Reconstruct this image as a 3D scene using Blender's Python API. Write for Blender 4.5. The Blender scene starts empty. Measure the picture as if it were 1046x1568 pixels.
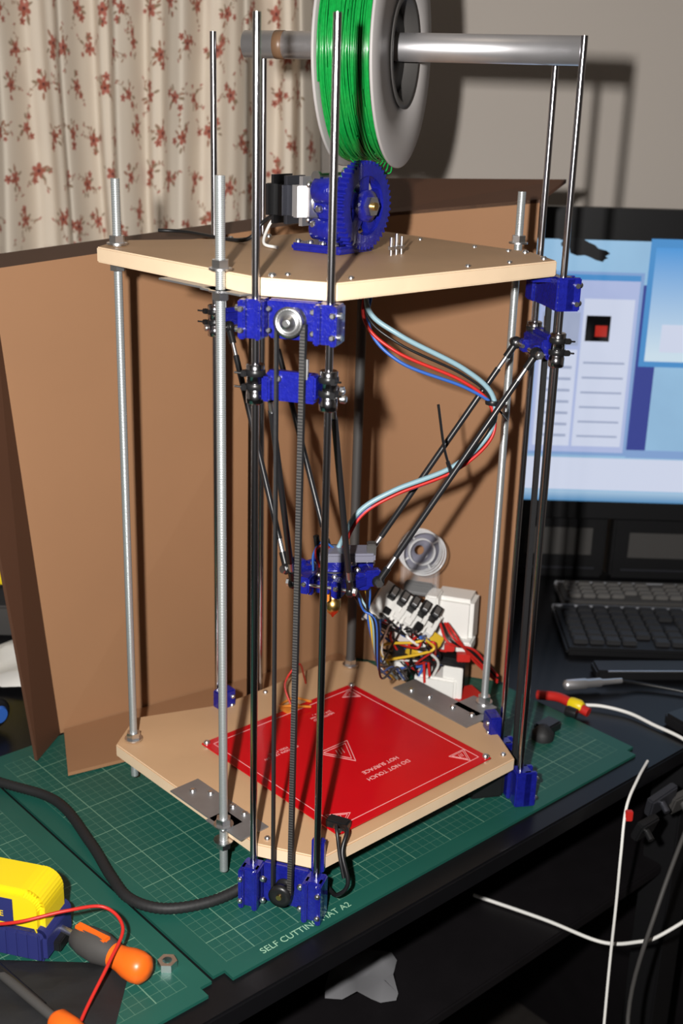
import bpy, bmesh, math, random
import numpy as np
from mathutils import Vector, Matrix
random.seed(7)
Z0=0.792
def P(x,y,z): return (x/1000,y/1000,z/1000+Z0)

# ---------------------------------------------------------------- materials
def mat(name,col,rough=.5,metal=0,var=0,vscale=30,bump=0,bscale=200,emis=0,alpha=1,trans=0,coat=0,ior=1.45,spec=None):
    m=bpy.data.materials.new(name); m.use_nodes=True
    nt=m.node_tree; b=nt.nodes['Principled BSDF']
    c=(*col,1) if len(col)==3 else col
    b.inputs['Base Color'].default_value=c
    b.inputs['Roughness'].default_value=rough; b.inputs['Metallic'].default_value=metal
    b.inputs['IOR'].default_value=ior; b.inputs['Alpha'].default_value=alpha
    if spec is not None: b.inputs['Specular IOR Level'].default_value=spec
    if trans: b.inputs['Transmission Weight'].default_value=trans
    if coat: b.inputs['Coat Weight'].default_value=coat
    tc=nt.nodes.new('ShaderNodeTexCoord')
    n=nt.nodes.new('ShaderNodeTexNoise'); n.inputs['Scale'].default_value=vscale; n.inputs['Detail'].default_value=5
    nt.links.new(tc.outputs['Object'],n.inputs['Vector'])
    mx=nt.nodes.new('ShaderNodeMix'); mx.data_type='RGBA'
    mx.inputs[6].default_value=tuple(v*(1-var) for v in c[:3])+(1,)
    mx.inputs[7].default_value=tuple(min(1,v*(1+var)) for v in c[:3])+(1,)
    nt.links.new(n.outputs['Fac'],mx.inputs[0])
    if emis:
        b.inputs['Base Color'].default_value=(.02,.02,.022,1)
        b.inputs['Emission Strength'].default_value=emis
        nt.links.new(mx.outputs[2],b.inputs['Emission Color'])
    else: nt.links.new(mx.outputs[2],b.inputs['Base Color'])
    if bump:
        n2=nt.nodes.new('ShaderNodeTexNoise'); n2.inputs['Scale'].default_value=bscale
        nt.links.new(tc.outputs['Object'],n2.inputs['Vector'])
        bp=nt.nodes.new('ShaderNodeBump'); bp.inputs['Strength'].default_value=bump; bp.inputs['Distance'].default_value=.001
        nt.links.new(n2.outputs['Fac'],bp.inputs['Height']); nt.links.new(bp.outputs[0],b.inputs['Normal'])
    return m
MDF=mat('mdf_face',(.51,.315,.175),.55,var=.14,vscale=12)
EDGE=mat('mdf_edge',(.74,.56,.38),.7,var=.1)
CHROME=mat('polished_steel',(.50,.49,.52),.17,1)
ALU=mat('aluminium',(.62,.63,.66),.38,1,var=.1,vscale=60)
SATIN=mat('satin_aluminium_tube',(.66,.65,.67),.36,.85,var=.15,vscale=25)
STEEL=mat('galvanised_plate',(.36,.36,.37),.45,.8,var=.25)
NUT=mat('zinc_nut',(.75,.75,.76),.3,1)
BLUE=mat('blue_pla',(.008,.011,.20),.24,var=.4,vscale=200,bump=.5,bscale=450,coat=.5)
BLACK=mat('black_plastic',(.010,.010,.011),.35)
RUBBER=mat('black_rubber',(.012,.012,.013),.6,bump=.2)
CARBON=mat('carbon_rod',(.015,.015,.017),.3)
RED=mat('red_soldermask',(.52,.003,.008),.22,var=.08,spec=.3)
WHITE=mat('white_plastic',(.78,.77,.74),.45)
SILK=mat('silkscreen_white',(.78,.42,.42),.5)
GREEN=mat('green_filament',(.005,.24,.04),.22,var=.4,vscale=300,coat=.5)
GREY=mat('grey_spool_plastic',(.37,.35,.345),.5,var=.05)
BROWNT=mat('brown_tape',(.16,.09,.05),.4)
REDW=mat('red_wire',(.5,.02,.015),.4)
BLUEW=mat('blue_wire',(.03,.11,.42),.4)
LBLUE=mat('pale_blue_tube',(.24,.38,.44),.35)
YELW=mat('yellow_wire',(.65,.42,.03),.4)
YEL=mat('yellow_plastic',(.80,.60,.01),.35)
NAVY=mat('navy_rubber',(.02,.025,.13),.5)
ORANGE=mat('orange_plastic',(.80,.13,.01),.35)
DGREY=mat('dark_grey_rubber',(.055,.052,.05),.6)
MOTORM=mat('dark_motor_laminations',(.06,.062,.075),.35,.6)
COPPER=mat('kapton_amber',(.6,.2,.03),.3)
CLEAR=mat('clear_plastic',(.75,.77,.8),.06,alpha=.13,coat=1)
CLEARR=mat('clear_plastic_rim',(.85,.86,.88),.12,alpha=.5,coat=1)
SMOKE=mat('smoky_plastic',(.22,.22,.28),.2,alpha=.8)
BRASS=mat('brass',(.7,.45,.15),.3,1)
CARD=mat('cardboard',(.285,.145,.070),.75,var=.14,vscale=4)
CARDD=mat('cardboard_dark',(.080,.034,.018),.6,var=.1,vscale=5)  # darker brown cardboard, used on the folded flaps
PLANK=mat('grey_paper',(.16,.16,.17),.7)
def thread_mat():
    m=bpy.data.materials.new('threaded_zinc'); m.use_nodes=True; nt=m.node_tree; b=nt.nodes['Principled BSDF']
    b.inputs['Metallic'].default_value=.7; b.inputs['Roughness'].default_value=.33
    tc=nt.nodes.new('ShaderNodeTexCoord'); w=nt.nodes.new('ShaderNodeTexWave'); w.bands_direction='Z'
    w.inputs['Scale'].default_value=210; w.inputs['Distortion'].default_value=0
    nt.links.new(tc.outputs['Object'],w.inputs['Vector'])
    r=nt.nodes.new('ShaderNodeValToRGB'); r.color_ramp.elements[0].color=(.36,.39,.40,1); r.color_ramp.elements[1].color=(.70,.74,.75,1)
    nt.links.new(w.outputs['Fac'],r.inputs[0]); nt.links.new(r.outputs[0],b.inputs['Base Color'])
    bp=nt.nodes.new('ShaderNodeBump'); bp.inputs['Strength'].default_value=.4; bp.inputs['Distance'].default_value=.0005
    nt.links.new(w.outputs['Fac'],bp.inputs['Height']); nt.links.new(bp.outputs[0],b.inputs['Normal'])
    return m
THREAD=thread_mat()
def mat_green():
    m=bpy.data.materials.new('cutting_mat_green'); m.use_nodes=True; nt=m.node_tree; b=nt.nodes['Principled BSDF']
    b.inputs['Roughness'].default_value=.5
    tc=nt.nodes.new('ShaderNodeTexCoord'); sp=nt.nodes.new('ShaderNodeSeparateXYZ'); nt.links.new(tc.outputs['Object'],sp.inputs[0])
    def M(op,a,b_=None):
        n=nt.nodes.new('ShaderNodeMath'); n.operation=op
        for i,v in enumerate((a,b_)):
            if v is None: continue
            if isinstance(v,(int,float)): n.inputs[i].default_value=v
            else: nt.links.new(v,n.inputs[i])
        return n.outputs[0]
    def lines(step,width):
        o=None
        for ax in ('X','Y'):
            f=M('FRACT',M('ADD',M('DIVIDE',sp.outputs[ax],step),100.5))
            d=M('ABSOLUTE',M('SUBTRACT',f,.5))
            l=M('LESS_THAN',d,width/step/2)
            o=l if o is None else M('MAXIMUM',o,l)
        return o
    def inside(ax,lo,hi): return M('MULTIPLY',M('GREATER_THAN',sp.outputs[ax],lo),M('LESS_THAN',sp.outputs[ax],hi))
    ins=M('MULTIPLY',inside('X',.0195,.5805),inside('Y',.0195,.4305))
    mn=M('MULTIPLY',lines(.01,.0005),.28); mj=M('MULTIPLY',lines(.05,.001),.6)
    fac=M('MULTIPLY',M('MAXIMUM',mn,mj),ins)
    n=nt.nodes.new('ShaderNodeTexNoise'); n.inputs['Scale'].default_value=9; nt.links.new(tc.outputs['Object'],n.inputs['Vector'])
    mx0=nt.nodes.new('ShaderNodeMix'); mx0.data_type='RGBA'; nt.links.new(n.outputs['Fac'],mx0.inputs[0])
    mx0.inputs[6].default_value=(.006,.062,.047,1); mx0.inputs[7].default_value=(.011,.098,.073,1)
    mx=nt.nodes.new('ShaderNodeMix'); mx.data_type='RGBA'; nt.links.new(fac,mx.inputs[0])
    nt.links.new(mx0.outputs[2],mx.inputs[6]); mx.inputs[7].default_value=(.20,.36,.25,1)
    nt.links.new(mx.outputs[2],b.inputs['Base Color'])
    return m
MATG=mat_green()

# ---------------------------------------------------------------- builder
def basis(axis,up=(0,0,1)):
    a=Vector(axis).normalized(); u=Vector(up)
    if abs(a.dot(u.normalized()))>.98: u=Vector((1,0,0)) if abs(a.x)<.9 else Vector((0,1,0))
    x=u.cross(a).normalized(); y=a.cross(x).normalized()
    return x,y,a
class Bd:
    def __init__(s): s.v=[];s.f=[];s.m=[];s.s=[];s.mats=[]
    def mi(s,m):
        if m not in s.mats: s.mats.append(m)
        return s.mats.index(m)
    def add(s,v,f,m,smooth=False):
        o=len(s.v); s.v+= [tuple(p) for p in v]; k=s.mi(m)
        for q in f: s.f.append([i+o for i in q]); s.m.append(k); s.s.append(smooth)
        return s
    def addbm(s,bm,m,M=None,smooth=False):
        if M is not None: bm.transform(M)
        bm.verts.index_update()
        s.add([v.co[:] for v in bm.verts],[[v.index for v in f.verts] for f in bm.faces],m,smooth); bm.free(); return s
    def box(s,c,size,m,bev=0,x=(1,0,0),z=(0,0,1)):
        bm=bmesh.new(); bmesh.ops.create_cube(bm,size=1)
        bm.transform(Matrix.Diagonal((*size,1)))
        if bev: bmesh.ops.bevel(bm,geom=bm.edges[:],offset=bev,segments=2,affect='EDGES')
        zz=Vector(z).normalized(); xx=Vector(x).normalized(); yy=zz.cross(xx).normalized(); xx=yy.cross(zz)
        M=Matrix(((xx.x,yy.x,zz.x,c[0]),(xx.y,yy.y,zz.y,c[1]),(xx.z,yy.z,zz.z,c[2]),(0,0,0,1)))
        return s.addbm(bm,m,M)
    def prism(s,poly,z0,z1,m,side=None,bev=0,M=None):
        bm=bmesh.new(); vs=[bm.verts.new((x,y,z0)) for x,y in poly]; f=bm.faces.new(vs)
        r=bmesh.ops.extrude_face_region(bm,geom=[f]); bmesh.ops.translate(bm,vec=(0,0,z1-z0),verts=[v for v in r['geom'] if isinstance(v,bmesh.types.BMVert)])
        if bev: bmesh.ops.bevel(bm,geom=bm.edges[:],offset=bev,segments=2,affect='EDGES')
        bmesh.ops.recalc_face_normals(bm,faces=bm.faces)
        bm.normal_update()
        sidei=[abs(f.normal.z)<.9 for f in bm.faces]; n0=len(s.m)
        s.addbm(bm,m,M)
        if side is not None:
            k=s.mi(side)
            for i,t in enumerate(sidei):
                if t: s.m[n0+i]=k
        return s
    def lathe(s,o,axis,prof,m,seg=24,up=(0,0,1),close=False):
        x,y,a=basis(axis,up); v=[];f=[]
        for r,h in prof:
            for i in range(seg):
                t=2*math.pi*i/seg; v.append(Vector(o)+a*h+x*(r*math.cos(t))+y*(r*math.sin(t)))
        n=len(prof)
        for j in range(n-1+(1 if close else 0)):
            k=(j+1)%n
            for i in range(seg):
                i2=(i+1)%seg; f.append([j*seg+i,j*seg+i2,k*seg+i2,k*seg+i])
        s.add(v,f,m,True)
        if not close:
            s.add(v[:seg],[list(range(seg))[::-1]],m); s.add(v[-seg:],[list(range(seg))],m)
        return s
    def cyl(s,p0,p1,r,m,seg=16,r2=None):
        p0=Vector(p0);p1=Vector(p1); L=(p1-p0).length
        return s.lathe(p0,p1-p0,[(r,0),(r if r2 is None else r2,L)],m,seg)
    def hexn(s,o,axis,r,h,m):
        x,y,a=basis(axis); 
        v=[Vector(o)+a*k+x*(r*math.cos(i*math.pi/3))+y*(r*math.sin(i*math.pi/3)) for k in (0,h) for i in range(6)]
        f=[[i,(i+1)%6,6+(i+1)%6,6+i] for i in range(6)]+[[5,4,3,2,1,0],[6,7,8,9,10,11]]
        return s.add(v,f,m)
    def sphere(s,c,r,m,seg=16,sc=(1,1,1)):
        bm=bmesh.new(); bmesh.ops.create_uvsphere(bm,u_segments=seg,v_segments=seg//2+2,radius=r)
        bm.transform(Matrix.Diagonal((*sc,1))); return s.addbm(bm,m,Matrix.Translation(c),True)
    def sweep(s,pts,r,m,seg=8,n=8,ripple=0,spacing=None):
        p=[Vector(q) for q in pts]; q=[p[0]+(p[0]-p[1])]+p+[p[-1]+(p[-1]-p[-2])]; c=[]
        for i in range(1,len(q)-2):
            nn=n if spacing is None else max(2,int((q[i+1]-q[i]).length/spacing))
            for k in range(nn):
                t=k/nn; a,b,cc,d=q[i-1:i+3]
                c.append(.5*((2*b)+(cc-a)*t+(2*a-5*b+4*cc-d)*t*t+(3*b-a-3*cc+d)*t**3))
        c.append(p[-1]); v=[];f=[]
        T=(c[1]-c[0]).normalized(); x,y,_=basis(T)
        for i,o in enumerate(c):
            t=(c[min(i+1,len(c)-1)]-c[max(i-1,0)]).normalized()
            x=(x-t*x.dot(t)).normalized(); y=t.cross(x)
            rr=r*(1+(ripple if i%2 else -ripple))
            for k in range(seg):
                an=2*math.pi*k/seg; v.append(o+x*rr*math.cos(an)+y*rr*math.sin(an))
        for i in range(len(c)-1):
            for k in range(seg):
                k2=(k+1)%seg; f.append([i*seg+k,i*seg+k2,(i+1)*seg+k2,(i+1)*seg+k])
        s.add(v,f,m,True); s.add(v[:seg],[list(range(seg))[::-1]],m); s.add(v[-seg:],[list(range(seg))],m)
        return s
    def build(s,name,parent=None):
        me=bpy.data.meshes.new(name); me.from_pydata([P(*v) for v in s.v],[],s.f); 
        for m in s.mats: me.materials.append(m)
        me.polygons.foreach_set('material_index',s.m); me.polygons.foreach_set('use_smooth',s.s); me.update()
        o=bpy.data.objects.new(name,me); bpy.context.scene.collection.objects.link(o)
        if parent: o.parent=parent
        return o
def empty(name):
    e=bpy.data.objects.new(name,None); e.empty_display_size=.05; bpy.context.scene.collection.objects.link(e); return e
def text(name,body,size,loc,rotz,m,parent,ext=.0001,rx=0):
    c=bpy.data.curves.new(name,'FONT'); c.body=body; c.size=size/1000; c.align_x='CENTER'; c.extrude=ext; c.materials.append(m)
    o=bpy.data.objects.new(name,c); o.location=P(*loc); o.rotation_euler=(rx,0,rotz); bpy.context.scene.collection.objects.link(o); o.parent=parent; return o

# ---------------------------------------------------------------- room
WALLM=mat('painted_wall',(.46,.415,.375),.85,var=.03,vscale=3,bump=.05,bscale=120)
CEILM=mat('painted_ceiling',(.6,.57,.54),.9)
FLOORM=mat('dark_carpet',(.02,.016,.014),.95,var=.4,vscale=60,bump=.5)
b=Bd(); b.box((300,860,500),(4200,100,2600),WALLM); b.build('wall_back')
b=Bd(); b.box((-1850,-600,500),(100,2900,2600),WALLM); b.build('wall_left')
b=Bd(); b.box((2450,-600,500),(100,2900,2600),WALLM); b.build('wall_right')
b=Bd(); b.box((300,-600,-842),(4400,3000,100),FLOORM); b.build('floor')
b=Bd(); b.box((300,-600,1850),(4400,3000,100),CEILM); b.build('ceiling')

# curtain
def curtain():
    x0,x1=-900,-62; nx=1000
    xs=np.linspace(x0,x1,nx)
    ph=xs/84*2*math.pi
    ph2=ph+1.1*np.sin(xs/150)+.6*np.sin(xs/57)
    yb=32*np.sin(ph2)+10*np.sin(2*ph2+.8)+5*np.sin(3.3*ph2)
    zs=np.concatenate([np.linspace(-500,440,24,endpoint=False),np.linspace(440,900,460),[1000,1150,1300,1450]])
    du=np.sqrt(np.gradient(xs)**2+np.gradient(yb)**2); u=np.cumsum(du)
    Zg,Xg=np.meshgrid(zs,xs,indexing='ij')
    damp=.85+.15*np.sin(Zg/300+Xg/90)
    Y=754+yb[None,:]*damp+4*np.sin(Zg/70+Xg/40)
    Xo=Xg+5*np.sin(Zg/160+Xg/60)
    me=bpy.data.meshes.new('curtain'); nz=len(zs)
    co=np.stack([Xo/1000,Y/1000,Zg/1000+Z0],-1).reshape(-1,3)
    idx=np.arange(nx*nz).reshape(nz,nx)
    q=np.stack([idx[:-1,:-1],idx[:-1,1:],idx[1:,1:],idx[1:,:-1]],-1).reshape(-1,4)
    me.from_pydata(co.tolist(),[],q.tolist())
    me.polygons.foreach_set('use_smooth',[True]*len(me.polygons))
    base=np.array([.70,.62,.52]); C=np.empty((nz,nx,3)); C[:]=base
    rng=np.random.default_rng(11)
    def stamp(uc,vc,R,fn,col):
        i0,i1=np.searchsorted(u,[uc-R,uc+R]); j0,j1=np.searchsorted(zs,[vc-R,vc+R])
        if i1<=i0 or j1<=j0: return
        uu=u[i0:i1][None,:]-uc; vv=zs[j0:j1][:,None]-vc
        m=np.clip(fn(uu,vv),0,1)[...,None]; sub=C[j0:j1,i0:i1]; C[j0:j1,i0:i1]=sub*(1-m)+np.array(col)*m
    def ell(a,b_,th,k=3):
        def fn(x,y):
            X=x*math.cos(th)+y*math.sin(th); Yy=-x*math.sin(th)+y*math.cos(th)
            return (1.15-np.sqrt((X/a)**2+(Yy/b_)**2))*k
        return fn
    def flower(uc,vc,r):
        t0=rng.uniform(0,6.28)
        for k in range(5):
            t=t0+k*1.2566; w=rng.uniform(-.04,.07)
            stamp(uc+math.cos(t)*r*.6,vc+math.sin(t)*r*.6,r,ell(r*.46,r*.34,t),(.36+w,.105+w*.5,.07+w*.5))
        stamp(uc,vc,r,ell(r*.24,r*.24,0),(.13,.03,.025))
    def leaf(uc,vc,a,t,c): stamp(uc,vc,a*1.3,ell(a,a*.4,t),c)
    step=74
    for i in range(int(u[-1]/step)+2):
        for j in range(int(560/(step*.8))):
            uc=i*step+rng.uniform(-12,12)+(j%2)*step/2; vc=425+j*step*.8+rng.uniform(-12,12)
            for _ in range(2):
                th=rng.uniform(0,6.28); cur=rng.uniform(-.07,.07); x,y=uc,vc
                for k in range(22):
                    stamp(x,y,3,ell(.75,.75,0,2),(.34,.25,.18)); x+=math.cos(th)*1.5; y+=math.sin(th)*1.5; th+=cur
                    if k%5==4: leaf(x+rng.uniform(-4,4),y+rng.uniform(-4,4),rng.uniform(2.5,4),rng.uniform(0,3.1),(.36,.22,.15))
                leaf(x,y,3.2,rng.uniform(0,3),(.40,.13,.10))
            flower(uc,vc,rng.uniform(9,12))
            t=rng.uniform(0,6.28); flower(uc+math.cos(t)*16,vc+math.sin(t)*16,rng.uniform(5.5,8))
            t+=rng.uniform(1.5,3); flower(uc+math.cos(t)*18,vc+math.sin(t)*18,rng.uniform(3.5,6))
            for k in range(5):
                t=rng.uniform(0,6.28); d=rng.uniform(12,19); leaf(uc+math.cos(t)*d,vc+math.sin(t)*d,rng.uniform(3.5,6),t,(.33,.17,.11) if k%2 else (.28,.20,.13))
    ca=me.color_attributes.new('pattern','FLOAT_COLOR','POINT')
    ca.data.foreach_set('color',np.concatenate([C.reshape(-1,3),np.ones((nx*nz,1))],1).ravel().astype(np.float32))
    m=bpy.data.materials.new('floral_cotton'); m.use_nodes=True; nt=m.node_tree; bb=nt.nodes['Principled BSDF']; bb.inputs['Roughness'].default_value=.9
    a=nt.nodes.new('ShaderNodeAttribute'); a.attribute_name='pattern'; nt.links.new(a.outputs['Color'],bb.inputs['Base Color'])
    me.materials.append(m); me.update()
    o=bpy.data.objects.new('curtain',me); bpy.context.scene.collection.objects.link(o)
curtain()

# ---------------------------------------------------------------- desk & mats
e1=Vector((.741,.672,0)); e2=Vector((-.672,.741,0)); mc=Vector((-101,-276,0)); UP=Vector((0,0,1))
DESKM=mat('black_gloss_desk',(.005,.005,.006),.32,var=.2,spec=.28)
SH=mat('black_shelf',(.007,.006,.007),.5,var=.3,spec=.3)
b=Bd(); fr=mc-e2*26
pA=fr-e1*900; pB=fr+e1*1400
b.prism([(pA.x,pA.y),(pB.x,pB.y),(pB.x,700),(-1400,700),(-1400,pA.y)],-66,-45,DESKM,bev=2)
q0=fr-e1*880+e2*42; q1=fr+e1*1380+e2*42
ctr=(q0+q1)/2; b.box((ctr.x,ctr.y,-78),((q1-q0).length,20,24),SH,2,x=tuple(e1))
for k in range(9):
    q=fr+e1*(120+k*70)+e2*31; b.lathe((q.x,q.y,-78),-e2,[(4,0),(4,2),(2.5,3.5)],NUT,10)
for px,py in ((-1350,650),(850,650),(-700,-850),(420,220)):
    b.box((px,py,-428),(45,45,726),BLACK,2,x=tuple(e1))
c=mc+e1*400+e2*220; b.box((c.x,c.y,-254),(1000,420,14),SH,2,x=tuple(e1))
for s in (-480,480):
    c=mc+e1*(400+s)+e2*220; b.box((c.x,c.y,-428),(20,400,720),SH,2,x=tuple(e1))
b.build('desk')
def cmat(name,origin,L,W):
    me=bpy.data.meshes.new(name); bm=bmesh.new(); bmesh.ops.create_cube(bm,size=1)
    bm.transform(Matrix.Translation((L/2,W/2,0))@Matrix.Diagonal((L,W,.003,1)))
    es=[e for e in bm.edges if abs(e.verts[0].co.z-e.verts[1].co.z)>.001]
    bmesh.ops.bevel(bm,geom=es,offset=.012,segments=4,affect='EDGES'); bm.to_mesh(me); bm.free()
    me.materials.append(MATG); o=bpy.data.objects.new(name,me); bpy.context.scene.collection.objects.link(o)
    o.location=P(origin.x,origin.y,-43.5); o.rotation_euler=(0,0,math.atan2(.672,.741)); return o
m1=cmat('cutting_mat',mc,.6,.45)
o2=mc-e1*604-e2*4; m2=cmat('cutting_mat.001',o2,.6,.45)
def mtext(body,size,lx,ly,par,name):
    c=bpy.data.curves.new(name,'FONT'); c.body=body; c.size=size; c.extrude=.00005; c.materials.append(SILKG)
    o=bpy.data.objects.new(name,c); bpy.context.scene.collection.objects.link(o); o.parent=par; o.location=(lx,ly,.0016)
SILKG=mat('mat_print',(.3,.5,.35),.5)
mtext('SELF CUTTING MAT A2',.010,.05,.007,m1,'printed_label')

# ---------------------------------------------------------------- cardboard box
def slab(b,p,off,m):
    w=[tuple(Vector(q)+Vector(off)) for q in p]; b.add(list(p)+w,[[0,1,2,3],[7,6,5,4],[0,4,5,1],[1,5,6,2],[2,6,7,3],[3,7,4,0]],m)
b=Bd()
slab(b,[(-330,127,-41),(-10,355,-41),(-10,355,532),(-372,118,490)],(-2.3,3.3,0),CARD)
slab(b,[(-10,355,-41),(205,288,-41),(200,288,562),(-10,355,532)],(1.2,3.8,0),CARD)
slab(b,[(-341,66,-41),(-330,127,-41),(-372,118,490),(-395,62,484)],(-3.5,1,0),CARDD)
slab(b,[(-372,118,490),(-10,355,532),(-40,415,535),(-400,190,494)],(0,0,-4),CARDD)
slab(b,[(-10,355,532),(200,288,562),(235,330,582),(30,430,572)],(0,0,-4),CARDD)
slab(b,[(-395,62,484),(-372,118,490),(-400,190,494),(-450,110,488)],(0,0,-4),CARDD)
slab(b,[(-300,35,-36),(-120,140,-36),(-163,243,-36),(-326,128,-36)],(0,0,-4),CARD)
slab(b,[(-120,140,-36),(80,240,-36),(-10,352,-36),(-163,243,-36)],(0,0,-4),CARD)
b.build('cardboard_box')

# ---------------------------------------------------------------- printer
pr=empty('delta_3d_printer')
HT=514; PHI=-.302; R=182; SP=30.5
poly=[(-242,12),(-233,70),(-141.5,106),(-94.5,149.4),(-22,226),(26,226),(162.8,69.4),(176.8,6.9),(-21,-176),(-82,-157)]
for nm,z in (('bottom_plate',0),('top_plate',HT)):
    b=Bd(); b.prism(poly,z,z+14,MDF,EDGE,1.2); b.build(nm,pr)
cols={}
for n,a in (('front',0),('right',2*math.pi/3),('back',-2*math.pi/3)):
    t=PHI+a; cols[n]=(Vector((R*math.sin(t),-R*math.cos(t),0)),Vector((math.cos(t),math.sin(t),0)),Vector((math.sin(t),-math.cos(t),0)))
def screw(b,p,ax,r=3,h=3,m=NUT):
    b.lathe(p,ax,[(r,0),(r,h*.6),(r*.6,h)],m,10)
b=Bd()
for n,(C,t,nn) in cols.items():
    for s in (-1,1):
        p=C+t*(s*SP); b.cyl(p+UP*-40,p+UP*718,3.1,CHROME,20)
b.build('smooth_rods',pr)
b=Bd()
for (x,y),z0,z1 in (((-225,22),-28,588),((-114,-131),-34,602),((157,127),-30,580)):
    b.cyl((x,y,z0),(x,y,z1),4,THREAD,16)
b.cyl((4,212,-41),(4,212,512),5.5,DGREY,16)
for (x,y) in ((-225,22),(-114,-131),(157,127),(4,212)):
    for z in (14,HT+14):
        if (x,y)==(4,212) and z>14: continue
        zz=z+1.6
        b.lathe((x,y,zz),(0,0,1),[(9.5,0),(9.5,1.6)],NUT,20); b.hexn((x,y,zz+1.6),(0,0,1),7.3,6.5,NUT)
        b.lathe((x,y,z-14),(0,0,-1),[(9.5,0),(9.5,1.6)],NUT,20); b.hexn((x,y,z-15.6),(0,0,-1),7.3,6.5,NUT)
b.build('threaded_rods',pr)
b=Bd()
for z in (14,HT-1.6):
    x=Vector((.69,-.72,0)); b.box((-122,-103,z+.8),(110,34,1.6),STEEL,.3,x=x)
    b.box((-114,-124,z+.8),(26,24,1.6),STEEL,.3,x=x)
    x=Vector((.66,-.75,0)); b.box((106,124,z+.8),(118,36,1.6),STEEL,.3,x=x); b.box((146,118,z+.8),(36,34,1.6),STEEL,.3,x=x)
for q in ((-150,-75),(-132,-78),(-108,-100),(-96,-112),(75,150),(95,135),(120,112),(140,95)):
    screw(b,(q[0],q[1],15.6),UP,3.4,2.6)
b.build('steel_plates',pr)
b=Bd()
for C,t,nn in cols.values():
    for z in (14,HT+14):
        for a in (-24,24): screw(b,C+t*a-nn*18+UP*z,UP,3,3)
for q in ((-60,100),(20,190),(60,150),(110,95),(140,70),(130,-20),(90,-55),(-10,-150),(-60,-140)): screw(b,(q[0],q[1],HT+14),UP,2.2,2.2)
b.build('plate_screws',pr)

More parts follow.
